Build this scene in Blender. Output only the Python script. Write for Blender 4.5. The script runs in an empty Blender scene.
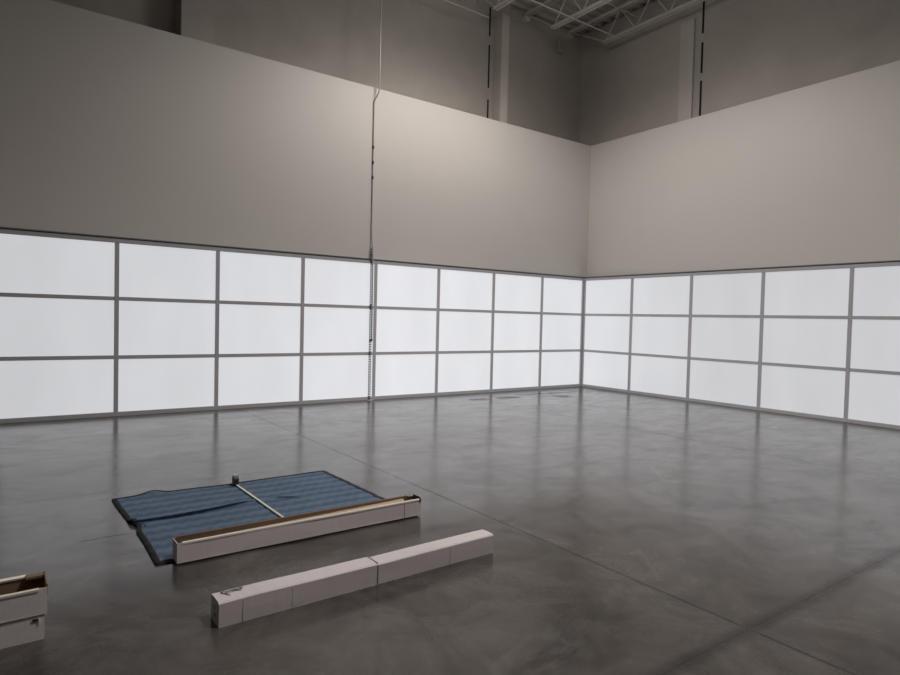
import bpy, bmesh, math, random
from mathutils import Vector, Matrix, noise
random.seed(7)
S = bpy.context.scene
COL = S.collection

# ------------------------------------------------------------------ camera
yaw, pitch, roll = 0.6236, -0.0297, 0.0240
CAM = Vector((-12.147, -10.998, 1.669))
cd = bpy.data.cameras.new('camera'); cam = bpy.data.objects.new('camera', cd); COL.objects.link(cam)
f = Vector((math.sin(yaw)*math.cos(pitch), math.cos(yaw)*math.cos(pitch), math.sin(pitch)))
r = Vector((math.cos(yaw), -math.sin(yaw), 0)); u = r.cross(f)
r2 = math.cos(roll)*r + math.sin(roll)*u; u2 = -math.sin(roll)*r + math.cos(roll)*u
M = Matrix((r2, u2, -f)).transposed().to_4x4(); M.translation = CAM
cam.matrix_world = M
cd.sensor_width = 36; cd.lens = 617.1/900*36; cd.clip_start = .05; cd.clip_end = 200
S.camera = cam

# ------------------------------------------------------------------ view, world
S.view_settings.view_transform = 'Standard'; S.view_settings.look = 'None'
S.view_settings.gamma = 1; S.view_settings.use_curve_mapping = False
S.view_settings.exposure = 0.0
w = bpy.data.worlds.new('world'); S.world = w; w.use_nodes = True
w.node_tree.nodes['Background'].inputs[0].default_value = (1, .95, .9, 1)
w.node_tree.nodes['Background'].inputs[1].default_value = 0.0

# ------------------------------------------------------------------ high bay lamps and added fill spots (above the frame)
def spot(x, y, z, power, size=150, blend=.5, aim=None, col=(1, .925, .855), rad=.35):
    l = bpy.data.lights.new('high_bay_or_fill_light', 'SPOT'); l.energy = power; l.color = col
    l.spot_size = math.radians(size); l.spot_blend = blend; l.shadow_soft_size = rad
    o = bpy.data.objects.new('high_bay_or_fill_light', l); COL.objects.link(o); o.location = (x, y, z)
    if aim:
        o.rotation_euler = (Vector(aim)-Vector((x, y, z))).to_track_quat('-Z', 'Y').to_euler()
    return o
spot(-4.9, -3.5, 8.3, 700, 160, .5, rad=1.1)
spot(-4.9, -4.2, 8.25, 1150, 84, .9, rad=.4)  # added spot to brighten the floor towards the corner
spot(-7.9, -10.2, 8.3, 1350, 142, .7, rad=.7, col=(1, .935, .885))
spot(-17.0, -15.0, 8.3, 60, 160, .6, rad=.5)  # added weak ambient fill, not a known fixture
# added point fills that raise the ambient level around the lamps
def add_fill(x, y, z, power):
    l = bpy.data.lights.new('ambient_fill', 'POINT'); l.energy = power; l.color = (1, .95, .89); l.shadow_soft_size = .5
    o = bpy.data.objects.new('ambient_fill', l); COL.objects.link(o); o.location = (x, y, z)
add_fill(-4.9, -3.6, 7.9, 75)
add_fill(-7.9, -9.9, 7.9, 28)

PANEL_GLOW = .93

# ------------------------------------------------------------------ helpers
def tag(o, label=None, cat=None, group=None, kind=None):
    if label: o['label'] = label
    if cat: o['category'] = cat
    if group: o['group'] = group
    if kind: o['kind'] = kind
    return o
def empty(name, loc=(0, 0, 0), rz=0):
    o = bpy.data.objects.new(name, None); COL.objects.link(o); o.location = loc; o.rotation_euler = (0, 0, rz)
    o.empty_display_size = .1
    return o
def build(name, bm, mat, parent=None, smooth=False):
    me = bpy.data.meshes.new(name); bmesh.ops.recalc_face_normals(bm, faces=bm.faces); bm.to_mesh(me); bm.free()
    mats = mat if isinstance(mat, (list, tuple)) else [mat]
    for m in mats: me.materials.append(m)
    if smooth:
        for p in me.polygons: p.use_smooth = True
    o = bpy.data.objects.new(name, me); COL.objects.link(o)
    if parent: o.parent = parent
    return o
def box(bm, a, b, bev=0, mi=0):
    a = Vector(a); b = Vector(b)
    g = bmesh.ops.create_cube(bm, size=1)
    for v in g['verts']:
        v.co = Vector(((a[i]+b[i])/2 + v.co[i]*abs(b[i]-a[i]) for i in range(3)))
    fs = {f for v in g['verts'] for f in v.link_faces}
    for f_ in fs: f_.material_index = mi
    if bev:
        es = {e for v in g['verts'] for e in v.link_edges}
        bmesh.ops.bevel(bm, geom=list(es), offset=bev, segments=2, affect='EDGES')
    return bm
def prism(bm, pts, ax, a, b, mi=0):
    """extrude 2-D outline pts along axis ax from a to b"""
    def P(p, t):
        c = list(p); c.insert(ax, t); return Vector(c)
    v0 = [bm.verts.new(P(p, a)) for p in pts]; v1 = [bm.verts.new(P(p, b)) for p in pts]
    n = len(pts)
    fs = [bm.faces.new(v0), bm.faces.new(v1)]
    for i in range(n): fs.append(bm.faces.new((v0[i], v0[(i+1) % n], v1[(i+1) % n], v1[i])))
    for q in fs: q.material_index = mi
def tube(bm, pts, rad, n=10):
    pts = [Vector(p) for p in pts]; rings = []
    for i, p in enumerate(pts):
        d = (pts[min(i+1, len(pts)-1)]-pts[max(i-1, 0)]).normalized()
        ref = Vector((0, 1, 0)) if abs(d.y) < .9 else Vector((1, 0, 0))
        a = d.cross(ref).normalized(); b = d.cross(a)
        rings.append([bm.verts.new(p+rad*(math.cos(t*2*math.pi/n)*a+math.sin(t*2*math.pi/n)*b)) for t in range(n)])
    for i in range(len(rings)-1):
        for j in range(n): bm.faces.new((rings[i][j], rings[i][(j+1) % n], rings[i+1][(j+1) % n], rings[i+1][j]))
    bm.faces.new(rings[0]); bm.faces.new(rings[-1])
def bar(bm, a, b, w_, h_, up=(0, 0, 1)):
    a = Vector(a); b = Vector(b); d = (b-a).normalized(); s = d.cross(Vector(up)).normalized(); t = s.cross(d)
    vs = []
    for p in (a, b):
        for i, j in ((-1, -1), (1, -1), (1, 1), (-1, 1)): vs.append(bm.verts.new(p+s*i*w_/2+t*j*h_/2))
    for q in ((0, 1, 2, 3), (7, 6, 5, 4), (0, 4, 5, 1), (1, 5, 6, 2), (2, 6, 7, 3), (3, 7, 4, 0)): bm.faces.new([vs[k] for k in q])
NB = bmesh.new

# ------------------------------------------------------------------ materials
class NT:
    def __init__(s, name):
        s.m = bpy.data.materials.new(name); s.m.use_nodes = True; s.t = s.m.node_tree
        s.b = s.t.nodes['Principled BSDF']; s.coord = None
    def n(s, typ, **k):
        o = s.t.nodes.new(typ)
        for a, v in k.items(): setattr(o, a, v)
        return o
    def l(s, a, b): s.t.links.new(a, b)
    def pos(s):
        if not s.coord: s.coord = s.n('ShaderNodeNewGeometry').outputs['Position']
        return s.coord
    def obj(s): return s.n('ShaderNodeTexCoord').outputs['Object']
    def mapping(s, src, scale, loc=(0, 0, 0)):
        m = s.n('ShaderNodeMapping'); m.inputs['Scale'].default_value = scale; m.inputs['Location'].default_value = loc
        s.l(src, m.inputs['Vector']); return m.outputs[0]
    def noise(s, src, scale, detail=4, rough=.5, dist=0):
        n = s.n('ShaderNodeTexNoise'); s.l(src, n.inputs['Vector'])
        n.inputs['Scale'].default_value = scale; n.inputs['Detail'].default_value = detail
        n.inputs['Roughness'].default_value = rough; n.inputs['Distortion'].default_value = dist
        return n.outputs[0]
    def math(s, op, a, b=None, c=None, clamp=False):
        m = s.n('ShaderNodeMath', operation=op, use_clamp=clamp)
        for i, x in enumerate((a, b, c)):
            if x is None: continue
            if isinstance(x, (int, float)): m.inputs[i].default_value = x
            else: s.l(x, m.inputs[i])
        return m.outputs[0]
    def ramp(s, x, a, b, c=0., d=1.):
        m = s.n('ShaderNodeMapRange'); s.l(x, m.inputs[0])
        for i, v in enumerate((a, b, c, d)): m.inputs[1+i].default_value = v
        return m.outputs[0]
    def mix(s, fac, a, b, typ='MIX'):
        m = s.n('ShaderNodeMix', data_type='RGBA', blend_type=typ)
        for i, x in ((0, fac), (6, a), (7, b)):
            if isinstance(x, (int, float)): m.inputs[i].default_value = x
            elif isinstance(x, tuple): m.inputs[i].default_value = (*x, 1)
            else: s.l(x, m.inputs[i])
        return m.outputs[2]
    def base(s, x): 
        if isinstance(x, tuple): s.b.inputs['Base Color'].default_value = (*x, 1)
        else: s.l(x, s.b.inputs['Base Color'])
    def bump(s, h, strength=.3, dist=.01):
        b = s.n('ShaderNodeBump'); b.inputs['Strength'].default_value = strength; b.inputs['Distance'].default_value = dist
        s.l(h, b.inputs['Height']); s.l(b.outputs[0], s.b.inputs['Normal'])
    def rough(s, x):
        if isinstance(x, (int, float)): s.b.inputs['Roughness'].default_value = x
        else: s.l(x, s.b.inputs['Roughness'])

def paint(name, col, rough=.6, var=.06, sc=3, bump=.05, metal=0):
    t = NT(name); p = t.obj(); n = t.noise(p, sc, 5, .6)
    c2 = tuple(c*(1-var) for c in col); c1 = tuple(min(1, c*(1+var)) for c in col)
    t.base(t.mix(n, c2, c1)); t.rough(rough); t.b.inputs['Metallic'].default_value = metal
    if bump: t.bump(t.noise(p, sc*40, 3), bump, .002)
    return t.m

def concrete_floor():
    t = NT('polished_concrete'); p = t.pos()
    sx = t.n('ShaderNodeSeparateXYZ'); t.l(p, sx.inputs[0]); X, Y = sx.outputs[0], sx.outputs[1]
    big = t.noise(p, .45, 6, .6, .6); mid = t.noise(p, 1.9, 8, .68, .9); fine = t.noise(p, 16, 6, .7)
    col = t.mix(t.ramp(big, .3, .7), (.036, .0315, .0295), (.070, .0615, .057))
    col = t.mix(t.ramp(mid, .32, .68), t.mix(.6, col, (.018, .016, .0145)), t.mix(.6, col, (.15, .134, .124)))
    col = t.mix(t.ramp(fine, .3, .7, 0, .25), col, (.026, .024, .022))
    # pale worn scuffs and reddish-brown stains
    sc = t.math('MULTIPLY', t.ramp(t.noise(p, 4, 9, .8, 1.5), .56, .70), t.ramp(t.noise(t.mapping(p, (1, 1, 1), (9, 4, 0)),   .5, 2), .46, .62))
    col = t.mix(t.math('MULTIPLY', sc, .6), col, (.17, .155, .145))
    rs = t.ramp(t.noise(t.mapping(p, (1, 1, 1), (3, 7, 0)), .6, 4), .6, .75, 0, .35)
    col = t.mix(rs, col, (.085, .05, .042))
    rough = t.math('ADD', t.ramp(t.noise(t.mapping(p, (1.2, 2.6, 1)), 1.1, 8, .7, 1.2), .34, .66, .13, .26), t.ramp(fine, .3, .7, -.02, .03))
    hairs = None
    wob = t.noise(p, 6, 3); wob = t.ramp(wob, 0, 1, -.008, .008)
    def cut(v, c, half, w_=wob):
        d = t.math('ABSOLUTE', t.math('ADD', t.math('SUBTRACT', v, c), w_))
        return t.ramp(d, half*.5, half*1.5, 1, 0)
    soft = cut(Y, -4.57, .010)
    lines = [cut(X, xx, .010) for xx in (-13.60, -8.82, -4.06, .7)] + [cut(Y, yy, .010) for yy in (-13.9, -9.26)]
    j = lines[0]
    for q in lines[1:]: j = t.math('MAXIMUM', j, q)
    j = t.math('MAXIMUM', j, t.math('MULTIPLY', soft, .45))
    # wide wear band beside the y=-9.3 joint
    band = t.math('MULTIPLY', cut(Y, -9.26, .05), .45)
    # local cracks: segment distance
    def seg(ax, ay, bx, by, half, amp=.05):
        w2 = t.ramp(t.noise(p, 3.5, 6, .7), 0, 1, -amp, amp)
        L = math.hypot(bx-ax, by-ay); ex, ey = (bx-ax)/L, (by-ay)/L
        dx = t.math('SUBTRACT', X, ax); dy = t.math('SUBTRACT', Y, ay)
        along = t.math('ADD', t.math('MULTIPLY', dx, ex), t.math('MULTIPLY', dy, ey))
        per = t.math('ADD', t.math('SUBTRACT', t.math('MULTIPLY', dx, ey), t.math('MULTIPLY', dy, ex)), w2)
        a = t.ramp(t.math('ABSOLUTE', per), half*.4, half*1.4, 1, 0)
        b_ = t.ramp(t.math('ABSOLUTE', t.math('SUBTRACT', along, L/2)), L/2-.05, L/2, 1, 0)
        return t.math('MULTIPLY', a, b_)
    cr = [(-11.74, -5.88, -11.36, -5.88, .010, .03), (-12.6, -4.62, -10.4, -4.57, .008, .06)]
    k = seg(*cr[0]); k = t.math('MAXIMUM', k, t.math('MULTIPLY', seg(*cr[1]), .5))
    dark = t.math('MAXIMUM', t.math('MULTIPLY', j, .62), t.math('MULTIPLY', k, .8))
    dark = t.math('MAXIMUM', dark, band)
    # adhesive and tar streaks on the slab near the corner
    for a in ((-4.35, -.88, -3.8, -.9, .12, .12), (-3.65, -.9, -3.0, -.98, .15, .12), (-2.85, -.66, -1.0, -.80, .07, .12),
              (-2.25, -1.3, -1.75, -1.26, .18, .2), (-1.1, -.4, -.2, -1.2, .05, .1)):
        dark = t.math('MAXIMUM', dark, t.math('MULTIPLY', seg(*a), t.ramp(fine, .35, .55, .45, 1)))
    col = t.mix(dark, col, (.008, .007, .0065))
    # pale scraped rectangle
    sq = None
    for a in ((-6.45, -7.05, -5.9, -6.45, .02, .08), (-6.45, -7.05, -5.9, -7.6, .015, .09)):
        q = seg(*a); sq = q if sq is None else t.math('MAXIMUM', sq, q)
    col = t.mix(t.math('MULTIPLY', sq, t.ramp(fine, .4, .6, .1, .5)), col, (.2, .185, .17))
    t.base(col)
    t.rough(t.math('ADD', rough, t.math('MULTIPLY', dark, .12)))
    t.b.inputs['IOR'].default_value = 1.62
    sp = t.math('MULTIPLY', t.ramp(mid, .3, .7, .42, .62), t.ramp(dark, 0, 1, 1, .08))
    t.l(sp, t.b.inputs['Specular IOR Level'])
    h = t.math('SUBTRACT', t.math('ADD', t.math('MULTIPLY', mid, .6), t.math('MULTIPLY', fine, .05)), t.math('MULTIPLY', j, 2))
    t.bump(h, .02, .012)
    return t.m

def panel_glow():
    t = NT('lit_translucent_panel'); p = t.pos()
    sx = t.n('ShaderNodeSeparateXYZ'); t.l(p, sx.inputs[0])
    al = t.math('ADD', sx.outputs[0], sx.outputs[1])
    flute = t.math('SINE', t.math('MULTIPLY', al, 2*math.pi/.04))
    n = t.noise(t.mapping(p, (1, 1, .35)), 1.3, 3, .5)
    e = t.math('ADD', t.ramp(n, .3, .7, .965, 1.035), t.math('MULTIPLY', flute, .008))
    # emission graded by position, imitating vignetting and viewing-angle falloff on the panels
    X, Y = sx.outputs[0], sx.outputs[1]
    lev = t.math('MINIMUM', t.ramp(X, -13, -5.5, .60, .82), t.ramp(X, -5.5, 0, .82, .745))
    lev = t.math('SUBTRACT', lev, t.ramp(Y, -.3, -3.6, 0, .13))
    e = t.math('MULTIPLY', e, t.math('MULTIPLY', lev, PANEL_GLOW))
    t.base((.12, .12, .13)); t.rough(.35)
    t.b.inputs['Emission Color'].default_value = (.955, .965, 1, 1)
    t.l(e, t.b.inputs['Emission Strength'])
    return t.m

def white_paint():
    t = NT('white_wall_paint'); p = t.pos()
    n = t.noise(p, .5, 4, .6); f_ = t.noise(p, 90, 2)
    sx = t.n('ShaderNodeSeparateXYZ'); t.l(p, sx.inputs[0])
    t.base(t.mix(n, (.67, .645, .62), (.72, .695, .67))); t.rough(.55); t.bump(f_, .04, .001)
    return t.m

def tilt_panel():
    t = NT('painted_tilt_up_concrete'); p = t.pos()
    n = t.noise(p, .6, 6, .65, .4); f_ = t.noise(p, 25, 5)
    c = t.mix(t.ramp(n, .3, .7), (.44, .41, .38), (.55, .52, .485)); t.base(c); t.rough(.7)
    t.bump(t.math('ADD', f_, t.noise(p, 3, 4)), .15, .004)
    return t.m

def cardboard_white():
    t = NT('white_faced_cardboard'); p = t.obj()
    n = t.noise(p, 3, 6, .65); s_ = t.noise(t.mapping(p, (60, 2, 2)), 1, 2)
    sm = t.ramp(t.noise(t.mapping(p, (3, 14, 14)), 1.2, 6, .7), .58, .75, 0, .35)
    c = t.mix(n, (.64, .59, .61), (.74, .685, .70)); c = t.mix(t.ramp(s_, .35, .65, 0, .10), c, (.40, .36, .36))
    c = t.mix(sm, c, (.36, .32, .31))
    t.base(c); t.rough(.62); t.bump(t.math('ADD', s_, t.math('MULTIPLY', n, 1.5)), .15, .002)
    return t.m
def cardboard_brown():
    t = NT('brown_cardboard'); p = t.obj()
    s_ = t.noise(t.mapping(p, (60, 3, 3)), 1, 3); t.base(t.mix(s_, (.16, .105, .07), (.24, .165, .11))); t.rough(.8)
    return t.m
def blanket_cloth():
    t = NT('blue_quilted_blanket'); p = t.obj()
    sx = t.n('ShaderNodeSeparateXYZ'); t.l(p, sx.inputs[0]); X, Y = sx.outputs[0], sx.outputs[1]
    zig = t.math('MULTIPLY', t.math('PINGPONG', X, .05), .6)
    st = t.math('SINE', t.math('MULTIPLY', t.math('ADD', Y, zig), 2*math.pi/.16))
    fine = t.math('SINE', t.math('MULTIPLY', t.math('ADD', Y, zig), 2*math.pi/.028))
    n = t.noise(p, 3, 6, .7); fz = t.noise(p, 60, 4, .8)
    c = t.mix(t.ramp(st, -1, 1), (.088, .130, .195), (.160, .220, .310))
    c = t.mix(t.ramp(fine, -1, 1, 0, .3), c, (.06, .095, .15))
    c = t.mix(t.ramp(fz, .45, .75, 0, .5), c, (.14, .19, .27)); c = t.mix(t.ramp(n, .35, .7, .3, 0), c, (.025, .045, .08))
    t.base(c); t.rough(.9); t.b.inputs['Specular IOR Level'].default_value = .12
    t.bump(t.math('ADD', t.math('MULTIPLY', st, .5), fz), .4, .006)
    return t.m

MAT = dict(
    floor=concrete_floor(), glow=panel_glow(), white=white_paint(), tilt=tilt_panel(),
    alu=paint('grey_aluminium_frame', (.52, .53, .56), .45, .05, 4, .03, .1),
    cap=paint('dark_grey_cap_trim', (.20, .205, .23), .5, .1, 4, .03, .0),
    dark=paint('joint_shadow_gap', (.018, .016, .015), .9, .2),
    pil=paint('pale_pilaster', (.60, .565, .53), .7, .05, 3, .05),  # paler tone than the outer wall concrete
    deck=paint('painted_steel_deck', (.58, .56, .53), .5, .08, 2, .03),
    joist=paint('painted_steel_joist', (.66, .635, .60), .5, .08, 4, .03),
    pipe=paint('galvanised_conduit', (.58, .565, .55), .42, .1, 8, .03, .25),
    strut=paint('dull_steel_strut', (.06, .06, .07), .5, .15, 8, .03, .5),
    cbw=cardboard_white(), cbb=cardboard_brown(), blanket=blanket_cloth(),
    cbe=paint('torn_white_cardboard_edge', (.88, .82, .75), .75, .12, 20, .1),
    beige=paint('beige_inner_liner', (.50, .39, .28), .75, .1, 6, .1),
    bind=paint('black_binding_tape', (.014, .015, .019), .8, .25, 20, .2),
    blk=paint('black_plastic', (.02, .02, .022), .45, .2, 20, .02),
    silver=paint('silver_plastic', (.50, .49, .47), .35, .1, 20, .02, .4),
    blade=paint('pale_yellow_tape_blade', (.82, .78, .62), .4, .1, 10, .02),
    paper=paint('white_paper_label', (.62, .60, .60), .6, .05, 20, .02),
    crease=paint('cardboard_crease', (.50, .455, .47), .8, .1),
    ink=paint('grey_label_print', (.20, .19, .20), .6, .1, 20, .02),
)

# ------------------------------------------------------------------ setting
XL, YB = -26.0, -24.0        # far ends of the hall behind and beside the camera
BX, BY = .50, .80            # outer walls
ZD = 9.44                    # underside of the roof deck
tag(build('floor', box(NB(), (XL, YB, -.2), (BX+.3, BY+.3, 0)), MAT['floor']), 'grey polished concrete slab with saw-cut joints', 'floor', kind='structure')

bm = NB(); per = .305; n = int((BY+.3-YB)/per)+1
pts = []
for i in range(n):
    y = BY+.3-i*per
    pts += [(y, ZD), (y-.09, ZD), (y-.13, ZD+.075), (y-.26, ZD+.075)]
pts += [(pts[-1][0], ZD+.2), (BY+.3, ZD+.2)]
prism(bm, [(a, b) for a, b in pts], 0, XL, BX+.3)
tag(build('ceiling', bm, MAT['deck']), 'ribbed steel roof deck high above the hall', 'ceiling', kind='structure')

# free-standing white walls: one profile down behind the glowing panels
ZW = 6.236; WX, WY = .14, .03; GZ = 2.84
LEND, REND = -15.6, -13.0
bm = NB(); prism(bm, [(WY, GZ), (WY, ZW), (WY+.17, ZW), (WY+.17, 0), (WY+.08, 0), (WY+.08, GZ)], 0, LEND, WX+.17)
tag(build('wall_left', bm, MAT['white']), 'tall off-white partition wall above the left run of glowing panels', 'wall', kind='structure')
bm = NB(); box(bm, (WX, REND, 0), (WX+.17, WY-.0005, ZW))
tag(build('wall_right', bm, MAT['white']), 'off-white partition wall above the right run of glowing panels', 'wall', kind='structure')

# outer tilt-up walls with open panel joints
def outer(name, a, b, label):
    tag(build(name, box(NB(), a, b), MAT['tilt']), label, 'wall', kind='structure')
outer('wall_rear', (XL, BY, 0), (BX+.3, BY+.3, ZD), 'dim painted concrete outer wall behind the left partition')
outer('wall_side', (BX, YB, 0), (BX+.3, BY-.0005, ZD), 'dim painted concrete outer wall behind the right partition')
outer('wall_back', (XL, YB-.3, 0), (BX+.3, YB, ZD), 'concrete wall behind the viewer')
outer('wall_far_left', (XL-.3, YB, 0), (XL, BY+.3, ZD), 'concrete wall at the far left end of the hall')

trim_no = [0]
def trim(bm, m, label, cat='pilaster'):
    trim_no[0] += 1
    return tag(build('trim_%d' % trim_no[0], bm, m), label, cat, kind='structure')
bm = NB(); box(bm, (-2.56, BY-.30, 0), (-2.33, BY-.001, ZD-.45), .006); trim(bm, MAT['pil'], 'pilaster on the outer wall behind the left partition, nearest the corner')
bm = NB(); box(bm, (-9.75, BY-.42, 0), (-9.20, BY-.001, ZD-.45), .006); trim(bm, MAT['tilt'], 'pilaster on the outer wall above the far left of the partition')
bm = NB(); box(bm, (BX-.05, -2.64, 0), (BX-.001, -2.29, ZD-.85), .006); trim(bm, MAT['pil'], 'pilaster on the outer wall behind the right partition')
def joint(ax, c, wd, zs):
    b_ = NB()
    for z0, z1 in zs:
        if ax == 0: box(b_, (c-wd/2, BY-.006, z0), (c+wd/2, BY-.0005, z1))
        else: box(b_, (BX-.006, c-wd/2, z0), (BX-.0005, c+wd/2, z1))
    return b_
trim(joint(0, -2.70, .045, ((0, 7.0), (7.28, 8.30), (8.52, 9.2))), MAT['dark'], 'narrow dark panel joint beside the left pilaster, broken by steel clips', 'wall joint')
trim(joint(1, -2.83, .05, ((0, 7.15), (7.32, 8.0), (8.2, 9.1))), MAT['dark'], 'narrow dark panel joint beside the right pilaster', 'wall joint')

# ------------------------------------------------------------------ glowing panel runs
H = 2.78; MW = .064; zr = [.0, .9394, 1.868, H]
def panel_run(name, side, pitch_, nb, label):
    root = empty(name, (0, 0, 0)); tag(root, label, 'window', kind='structure')
    off = .07
    end = -(nb*pitch_-off)
    def B(a0, a1, d0, d1, z0, z1, bev=0):   # a along run, d depth into wall
        b_ = NB()
        if side == 'L': box(b_, (a0, d0, z0), (a1, d1, z1), bev)
        else: box(b_, (d0, a0, z0), (d1, a1, z1), bev)
        return b_
    dback = .105 if side == 'L' else .135
    xs = [-.024] + [-(k*pitch_-off) for k in range(1, nb+1)]
    for k, x in enumerate(xs):
        hw = .024 if k == 0 else MW/2
        build('mullion', B(x-hw, x+hw, 0, dback, .0, H-.035, .003), MAT['alu'], root)
        if k:   # raised glazing bead on the post face
            pass
    for k in range(nb):
        a1 = xs[k]-(.024 if k == 0 else MW/2); a0 = xs[k+1]+MW/2
        for z in zr[1:3]:
            build('rail', B(a0, a1, .004, dback, z-.03, z+.03, .003), MAT['alu'], root)
        zz = [.068, zr[1]-.03, zr[1]+.03, zr[2]-.03, zr[2]+.03, H-.035]
        for i in range(3):
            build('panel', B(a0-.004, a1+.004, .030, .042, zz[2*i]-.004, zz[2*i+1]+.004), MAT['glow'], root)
    build('sill_rail', B(end, -.0, -.006, dback, 0, .068, .004), MAT['alu'], root)
    build('head_rail', B(end, -.0, -.004, dback, H-.035, H+.03, .004), MAT['alu'], root)
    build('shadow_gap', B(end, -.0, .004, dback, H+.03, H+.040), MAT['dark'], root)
    build('cap_trim', B(end, -.0, -.018, .028 if side == 'L' else dback, H+.040, GZ, .003), MAT['cap'], root)
    return root
panel_run('window_1', 'L', 1.5433, 10, 'left run of white backlit panels in a grey metal grid')
panel_run('window_2', 'R', 1.5768, 8, 'right run of white backlit panels in a grey metal grid')

# ------------------------------------------------------------------ roof joists
def make_joist(x, y0, label, yend=-13.0):
    root = empty('roof_joist', (x, y0, .04)); tag(root, label, 'joist', 'open web roof joists under the deck')
    L = y0-yend
    for s in (-1, 1):
        b_ = NB(); xx = s*.045
        prism(b_, [(xx-.032*1, 8.60), (xx+.032, 8.60), (xx+.032, 8.606), (xx-s*0.0+.003, 8.606), (xx+.003, 8.66), (xx-.003, 8.66), (xx-.003, 8.606), (xx-.032, 8.606)], 1, -L, 0)
        build('bottom_chord', b_, MAT['joist'], root)
        b_ = NB(); prism(b_, [(xx-.035, 9.30), (xx+.035, 9.30), (xx+.035, 9.294), (xx+.003, 9.294), (xx+.003, 9.23), (xx-.003, 9.23), (xx-.003, 9.294), (xx-.035, 9.294)], 1, -L, BY-y0-.002)
        build('top_chord', b_, MAT['joist'], root)
    b_ = NB(); y = -.05; k = 0; pts = [(0, BY-y0-.15, 9.26)]
    while y > -L+.5:
        pts.append((0, y, 8.63 if k % 2 == 0 else 9.26)); y -= .455; k += 1
    for a, c in zip(pts, pts[1:]): bar(b_, a, c, .022, .022, (1, 0, 0))
    build('web', b_, MAT['joist'], root)
    b_ = NB(); box(b_, (-.08, BY-y0-.14, 9.13), (.08, BY-y0-.002, 9.23), .004); build('seat', b_, MAT['joist'], root)
    return root
make_joist(-.05, -.45, 'open web steel roof joist nearest the right outer wall')
make_joist(-1.60, -.20, 'open web steel roof joist between the corner joist and the pilaster')
make_joist(-3.25, -.05, 'open web steel roof joist ending beside the left pilaster joint')
# angle and rods bridging between joists
def bridging(x0, x1, y, z, label):
    b_ = NB(); bar(b_, (x0, y, z), (x1, y, z), .022, .022)
    tag(build('bridging_bar', b_, MAT['joist']), label, 'bar')
bridging(-7.5, -3.20, .22, 8.585, 'thin bridging bar reaching left from the joist at the pilaster joint')
bridging(-3.20, -.06, -.95, 8.585, 'lower bridging bar tying the three roof joists')
bridging(-3.20, BX, -1.05, 9.215, 'upper bridging bar tying the roof joists to the right wall')
b_ = NB(); prism(b_, [(BY-.001, 9.33), (BY-.001, 9.13), (BY-.012, 9.13), (BY-.012, 9.318), (BY-.10, 9.318), (BY-.10, 9.33)], 0, -2.05, BX-.001)
tag(build('ledger_angle', b_, MAT['tilt']), 'steel ledger angle under the deck along the left outer wall', 'ledger')
b_ = NB(); prism(b_, [(BX-.001, 8.78), (BX-.001, 8.60), (BX-.012, 8.60), (BX-.012, 8.77), (BX-.09, 8.77), (BX-.09, 8.78)], 1, -13, BY-.015)
# small camera-like bracket and bolts at the top of the corner
b2 = NB(); box(b2, (-.42, BY-.10, 8.72), (-.30, BY-.001, 9.02), .01); box(b2, (-.40, BY-.16, 8.70), (-.33, BY-.08, 8.78), .01)
tag(build('wall_bracket', b2, MAT['tilt']), 'small dark bracket high on the left outer wall near the corner', 'bracket'); b_.free()

# ------------------------------------------------------------------ conduit drop with slotted strut
px, py = -6.225, -.045
root = empty('conduit_drop', (px, py, 0)); tag(root, 'thin metal conduit dropping from the roof to a slotted strut post before the left panels', 'conduit')
# slotted channel: web facing the room, slots open to the light behind
b_ = NB(); hw = .026; pit = .050; z = .012; zt = 3.06
for s in (-1, 1):
    box(b_, (s*hw-.001*s, .0, z), (s*(hw-.002), .008, zt))
    box(b_, (s*hw, -.002, z), (s*.019, .0, zt))
k = 0
while z+k*pit < zt:
    z0 = z+k*pit; box(b_, (-.019, -.002, z0), (.019, 0, min(z0+.025, zt))); k += 1
o = build('strut_channel', b_, MAT['strut'], root); o.location = (.004, .02, 0)
o['label'] = 'dark slotted strut channel'
b_ = NB(); pr = .0135
def c(z0): return (.030, -.012, z0)
up = (.068, -.03)
pts = [(.022, .0, 1.22), (.014, .0, 3.0), (.006, .055, 3.35), (.006, .055, 5.92), (.012, .045, 5.98), (.058, -.01, 6.10), (up[0], up[1], 6.16), (up[0], up[1], 9.38)]
tube(b_, pts, pr, 12); build('pipe', b_, MAT['pipe'], root, True)
for z0 in (5.05, 4.45, 4.75):
    b_ = NB(); tube(b_, [(.006, .055, z0-.03), (.006, .055, z0+.03)], pr+.003, 12); build('coupling', b_, MAT['strut'], root)
b_ = NB(); box(b_, (-.024, -.016, 1.19), (.036, .018, 1.24), .004); build('end_box', b_, MAT['strut'], root)
b_ = NB(); box(b_, (-.06, -.05, 0), (.06, .036, .012), .002); build('base_plate', b_, MAT['pipe'], root)
for z0 in (.9, 1.9, 2.9):
    b_ = NB(); box(b_, (-.016, .028, z0), (.016, .044, z0+.03)); build('bracket', b_, MAT['strut'], root)

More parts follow.
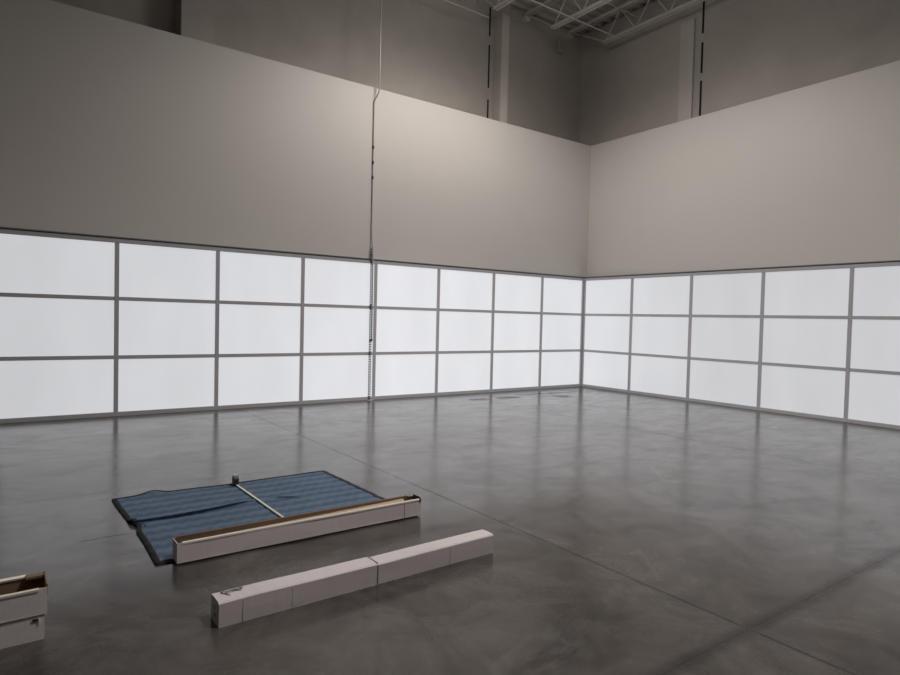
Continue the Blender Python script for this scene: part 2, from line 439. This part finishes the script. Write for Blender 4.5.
# ------------------------------------------------------------------ moving blanket
rootb = empty('moving_blanket', (-10.357, -5.775, 0)); tag(rootb, 'blue quilted blanket with black binding spread flat on the floor', 'blanket')
P00 = Vector((-11.355, -6.725)); P10 = Vector((-9.38, -6.73)); P01 = Vector((-11.385, -5.05)); P11 = Vector((-9.44, -5.04))
def bl(s, t):
    p = P00*(1-s)*(1-t)+P10*s*(1-t)+P01*(1-s)*t+P11*s*t
    # wavy left edge and top edge
    p = p+Vector((.012*math.sin(t*5)*max(0, 1-s*5), .012*math.sin(s*9)*max(0, t*4-3)))
    if s < .03: p.x += .03*math.exp(-((t-.5)/.05)**2)
    return p
def bz(x, y, s, t):
    z = .010+.004*noise.noise(Vector((x*3, y*3, 1)))
    # quilted ridges
    z += .0022*math.sin(y*2*math.pi/.16)
    # long fold running right from the left edge
    yf = -5.80-.035*math.sin((x+11.35)*4.4)+.05*min(1, max(0, (x+11.3)*1.2))
    if x < -10.25:
        a = min(1, (-10.25-x)*3.5)*(.75+.35*math.sin((x+11.4)*3.4))
        d = y-yf
        z += a*.034*(math.exp(-(d/.05)**2) if d > 0 else math.exp(-(d/.010)**2))
    yf2 = -5.66-.55*(x+10.3)
    if -10.30 < x < -9.95:
        a = math.sin((x+10.30)/.35*math.pi); z += a*.018*math.exp(-((y-yf2)/.014)**2)
    # lifted bump on the far edge and left edge
    z += .026*math.exp(-((x+11.08)/.09)**2-((y+5.03)/.05)**2)
    z += .02*math.exp(-((x+11.38)/.04)**2-((y+5.9)/.06)**2)
    return z
bm = NB(); nx, ny = 150, 330; g = []
for j in range(ny+1):
    row = []
    for i in range(nx+1):
        s, t = i/nx, j/ny; p = bl(s, t); z = bz(p.x, p.y, s, t)
        if p.y < -6.60: z = min(z, .009)
        row.append(bm.verts.new((p.x+10.4, p.y+5.9-max(0, z-.018)*1.3, z)))
    g.append(row)
for j in range(ny):
    for i in range(nx): bm.faces.new((g[j][i], g[j][i+1], g[j+1][i+1], g[j+1][i]))
o = build('quilt', bm, MAT['blanket'], rootb, True)
md = o.modifiers.new('t', 'SOLIDIFY'); md.thickness = .007; md.offset = -1
bm = NB()
def strip(path_in, path_out):
    n = len(path_in); T = []
    for q in (path_in, path_out):
        T.append([bm.verts.new(v) for v in q]); 
    Bt = [bm.verts.new((v[0], v[1], max(.001, v[2]-.013))) for v in path_out]
    for i in range(n-1):
        bm.faces.new((T[0][i], T[0][i+1], T[1][i+1], T[1][i])); bm.faces.new((T[1][i], T[1][i+1], Bt[i+1], Bt[i]))
def bp(s, t, e=.006):
    s_, t_ = min(1, max(0, s)), min(1, max(0, t)); p = bl(s_, t_); z = bz(p.x, p.y, s_, t_)
    if p.y < -6.60: z = min(z, .009)
    if p.y < -6.60 and p.x > -11.27: e = .0015
    p = p+Vector(((s-s_)*2, (t-t_)*1.7))
    return (p.x+10.4, p.y+5.9, z+e)
N_ = 120; bw = .012
strip([bp(bw, i/N_) for i in range(N_+1)], [bp(-.006, i/N_, .002) for i in range(N_+1)])
strip([bp(1-.016, i/N_) for i in range(N_+1)], [bp(1.004, i/N_, .002) for i in range(N_+1)])
strip([bp(i/N_, 1-.018) for i in range(N_+1)], [bp(i/N_, 1.006, .002) for i in range(N_+1)])
strip([bp(i/N_, .016) for i in range(N_+1)], [bp(i/N_, -.004, .001) for i in range(N_+1)])
o = build('binding', bm, MAT['bind'], rootb, True); o['label'] = 'black edge binding'

# ------------------------------------------------------------------ tape measure on the blanket
tx, ty = -10.342, -4.986
tm = empty('tape_measure', (tx, ty, .0235)); tag(tm, 'small black tape measure with its pale blade pulled out across the blue blanket', 'tape measure')
b_ = NB(); prism(b_, [(-.040, 0), (.040, 0), (.040, .045), (.022, .075), (-.020, .082), (-.040, .060)], 0, -.022, .022)
bmesh.ops.bevel(b_, geom=list(b_.edges), offset=.005, segments=2, affect='EDGES')
build('case', b_, MAT['blk'], tm)
b_ = NB(); box(b_, (-.0235, -.020, .064), (.0235, .028, .088), .006); build('top_plate', b_, MAT['silver'], tm)
b_ = NB(); prism(b_, [(-.009, .003), (-.005, 0), (.005, 0), (.009, .003), (.0092, .0045), (.005, .0015), (-.005, .0015), (-.0092, .0045)], 1, -1.52, -.042)
for v in b_.verts: v.co = Vector((v.co.x+.024*(-v.co.y-.04), v.co.y, v.co.z+.000))
b_.verts.ensure_lookup_table()
o = build('blade', b_, MAT['blade'], tm); o['label'] = 'pale yellow blade pulled out'

# ------------------------------------------------------------------ long cartons
def wobble(bm, amp, seed):
    for v in bm.verts:
        q = Vector((v.co.x*2.2, v.co.y*6, v.co.z*6+seed)); v.co.y += amp*noise.noise(q); v.co.z += amp*.6*noise.noise(q+Vector((5, 5, 5)))*min(1, v.co.z*12)
def slab(bm, a, b, nseg=24, axis=0, mi=0):
    """box cut into segments along x so it can bow"""
    a = Vector(a); b = Vector(b); rings = []
    for i in range(nseg+1):
        x = a.x+(b.x-a.x)*i/nseg
        rings.append([bm.verts.new((x, y, z)) for y, z in ((a.y, a.z), (b.y, a.z), (b.y, b.z), (a.y, b.z))])
    fs = [bm.faces.new(rings[0]), bm.faces.new(rings[-1])]
    for p_, q_ in zip(rings, rings[1:]):
        for j in range(4): fs.append(bm.faces.new((p_[j], p_[(j+1) % 4], q_[(j+1) % 4], q_[j])))
    for q in fs: q.material_index = mi

def side_mat(o):   # inner faces brown, outer faces white
    return o
def open_carton(loc, rz, L, W_, Hh, label, rim_dip=True):
    t = .005
    root = empty('open_carton', loc, rz); tag(root, label, 'box')
    # outer white skins and brown inner skins as one shell: material by side
    bm = NB()
    slab(bm, (0, 0, 0), (L, t, Hh), 24, mi=0); slab(bm, (0, W_-t, 0), (L, W_, Hh), 24, mi=0)
    box(bm, (0, 0, 0), (L, W_, .006)); box(bm, (0, t, 0), (t, W_-t, Hh)); box(bm, (L-t, t, 0), (L, W_-t, Hh))
    e = .0008
    slab(bm, (t, t, .006), (L-t, t+e, Hh-.001), 24, mi=1); slab(bm, (t, W_-t-e, .006), (L-t, W_-t, Hh+.0005), 24, mi=1)
    box(bm, (t, t, .006), (t+e, W_-t, Hh+.0005), mi=1); box(bm, (L-t-e, t, .006), (L-t, W_-t, Hh+.0005), mi=1)
    box(bm, (t, t, .006), (L-t, W_-t, .007), mi=1)
    wobble(bm, .005, loc[0])
    build('carton_body', bm, [MAT['cbw'], MAT['cbb']], root)
    return root

# carton lying open on the edge of the blanket
L1, W1, H1 = 1.882, .126, .132
c1 = open_carton((-11.231, -6.704, .0125), .011, L1, W1, H1, 'long white cardboard carton with its top open, lying along the blanket edge')
bm = NB()   # folded front flap, pale torn edge
prism(bm, [(-.003, H1-.012), (-.0045, H1-.001), (.001, H1+.006), (.014, H1+.003), (.014, H1-.003), (.001, H1-.001)], 0, .03, L1-.02)
wobble(bm, .002, 2); o = build('rim', bm, MAT['cbe'], c1); o['label'] = 'pale torn front rim'
bm = NB()   # back flap folded inwards, tan
v = [bm.verts.new(q) for q in ((.08, W1-.007, .050), (L1-.25, W1-.007, .040), (L1-.10, W1-.008, H1-.010), (.16, W1-.008, H1-.034),
                               (.08, .080, .035), (L1-.25, .060, .030), (L1-.12, .060, H1-.024), (.16, .085, H1-.050))]
for q in ((3, 2, 6, 7), (0, 1, 5, 4), (0, 3, 7, 4), (1, 2, 6, 5), (4, 5, 6, 7), (0, 1, 2, 3)): bm.faces.new([v[k] for k in q])
o = build('inner_flap', bm, MAT['beige'], c1); o['label'] = 'tan flap folded inside'
bm = NB(); prism(bm, [(W1-.002, H1-.012), (W1+.003, H1), (W1, H1+.010), (W1-.006, H1+.006), (W1-.005, H1-.010)], 0, .02, L1-.06)
wobble(bm, .004, 5); o = build('rim', bm, MAT['cbb'], c1); o['label'] = 'brown back rim'
bm = NB(); box(bm, (L1-.004, .012, H1-.02), (L1+.004, W1-.01, H1+.012), .001); wobble(bm, .004, 8); build('end_flap', bm, MAT['cbb'], c1)
bm = NB(); box(bm, (L1-.075, W1-.05, H1-.006), (L1-.035, W1-.02, H1+.008), .003); build('strap_end', bm, MAT['blk'], c1); bm = NB(); box(bm, (L1-.02, -.006, H1-.02), (L1-.002, .006, H1+.004), .002)
o = build('strap_end', bm, MAT['blk'], c1); o['label'] = 'dark strap scrap at the far end'
bm = NB(); box(bm, (L1-.16, -.0036, .0), (L1-.156, .002, H1-.01)); build('crease', bm, MAT['crease'], c1) 

# closed carton in front
L2, W2, H2 = 1.88, .133, .130
c2 = empty('closed_carton', (-11.230, -7.682, 0), .021); tag(c2, 'long white cardboard carton taped shut, lying in front of the open one', 'box')
XS = .935
def sleeve(a, b, g, seed):
    bm = NB(); n = 26; rings = []
    for i in range(n+1):
        x = a+(b-a)*i/n
        bow = .004*math.sin(math.pi*(x/L2)*3)+.004*noise.noise(Vector((x*3, seed, 0)))
        h = H2+g+.5*bow; y0 = -g+bow*.3; y1 = W2+g; r_ = .007
        rings.append([bm.verts.new((x, y, z)) for y, z in ((y0, 0.0), (y1, 0.0), (y1, h-r_), (y1-r_, h), ((y0+y1)/2, h+.003+bow*.6), (y0+r_, h), (y0-.002, h-r_), (y0-.001-bow*.3, h*.5))])
    m = 8
    bm.faces.new(rings[0]); bm.faces.new(rings[-1])
    for p_, q_ in zip(rings, rings[1:]):
        for j in range(m): bm.faces.new((p_[j], p_[(j+1) % m], q_[(j+1) % m], q_[j]))
    return bm
build('carton_body', sleeve(XS, L2, -.0015, 4), MAT['cbw'], c2); build('carton_sleeve', sleeve(0, XS+.01, .002, 1), MAT['cbw'], c2)
bm = NB()   # vertical seams pressed in the front
CR = bm; CR.free()
for x, g, wd in ((.125, .0045, .003), (.40, .0042, .003), (1.50, .001, .003)):
    build('crease', box(NB(), (x, -g+.0, .004), (x+wd, -g+.006, H2-.012)), MAT['crease'], c2)
bm = NB(); box(bm, (XS+.008, -.006, .008), (XS+.014, .0, H2-.008)); build('seam', bm, MAT['ink'], c2); bm = NB(); box(bm, (XS+.008, -.003, H2+.001), (XS+.013, W2, H2+.005)); build('seam', bm, MAT['ink'], c2)
bm = NB(); box(bm, (-.001, .018, .022), (.0, W2-.022, H2-.016)); l_ = build('shipping_label', bm, MAT['paper'], c2); l_['label'] = 'white paper label on the near end'
for i, z in enumerate((.090, .078, .052, .044, .036)):
    build('print_line', box(NB(), (-.0016, .035+.01*(i % 2), z), (-.001, W2-.045-.008*(i % 3), z+.005)), MAT['ink'], l_)
bm = NB(); box(bm, (-.002, -.001, .004), (.002, .004, H2-.006)); build('edge_tear', bm, MAT['cbb'], c2)
bm = NB()   # cut strap ends curling up on the top near the end
for (a, b, cc, w2) in (((.075, .045, H2+.004), (.055, .085, H2+.017), (.045, .115, H2+.006), .010), ((.055, .085, H2+.015), (.115, .085, H2+.018), (.15, .070, H2+.006), .012)):
    bar(bm, a, b, w2, .003); bar(bm, b, cc, w2, .003)
bar(bm, (.11, .10, H2+.006), (.15, .09, H2+.016), .02, .004)
o = build('strap_end', bm, MAT['cap'], c2); o['label'] = 'dark cut strap ends'
bm = NB(); box(bm, (.10, .092, H2+.003), (.16, .112, H2+.008), .001); o = build('torn_patch', bm, MAT['cbb'], c2)
bm = NB(); box(bm, (L2-.002, .03, .06), (L2+.014, .055, .082), .003); build('end_tab', bm, MAT['blk'], c2)

# two stacked cartons at the left edge
LS, WS = 1.88, .20
lo = empty('closed_carton', (-13.914, -7.317, 0), 0); tag(lo, 'white cardboard carton at the left edge, under the open carton of the stack', 'box')
bm = NB(); slab(bm, (0, 0, 0), (LS, WS-.03, .124)); wobble(bm, .003, 11)
bmesh.ops.bevel(bm, geom=[e for e in bm.edges if e.calc_face_angle(0) > 1], offset=.004, segments=2, affect='EDGES')
build('carton_body', bm, MAT['cbw'], lo)
bm = NB(); box(bm, (LS-.050, -.0045, .098), (LS-.026, -.003, .110)); o = build('hand_hole', bm, MAT['blk'], lo)
bm = NB(); box(bm, (LS-.024, -.008, .086), (LS-.017, -.003, .112), .002); build('torn_tab', bm, MAT['cbe'], lo)
HS = .130
up_ = open_carton((-13.902, -7.345, .1305), .012, LS, WS, HS, 'open white cardboard carton at the left edge, topmost of its stack')
bm = NB(); prism(bm, [(-.003, HS-.012), (-.0045, HS-.001), (.001, HS+.004), (.012, HS+.001), (.012, HS-.004), (.001, HS-.001)], 0, .03, LS-.035)
wobble(bm, .002, 2); o = build('rim', bm, MAT['cbe'], up_); o['label'] = 'pale torn front rim'
bm = NB(); prism(bm, [(WS-.012, HS-.006), (WS-.014, HS+.004), (WS+.004, HS+.010), (WS+.004, HS-.002)], 0, .03, LS-.08)
wobble(bm, .003, 6); o = build('rim', bm, MAT['cbe'], up_); o['label'] = 'pale torn back rim'
bm = NB(); box(bm, (LS-.005, .004, HS-.035), (LS+.003, WS, HS+.014), .002); wobble(bm, .006, 3); build('end_flap', bm, MAT['cbb'], up_)
bm = NB(); box(bm, (LS-.085, WS-.045, HS-.004), (LS-.002, WS-.002, HS+.010), .002); wobble(bm, .003, 9); build('side_flap', bm, MAT['cbb'], up_)

# the blanket and cartons are modelled about 2.5 % under their real size
for q in (rootb, tm, c1, c2, lo, up_): q.scale = (1.0245,)*3
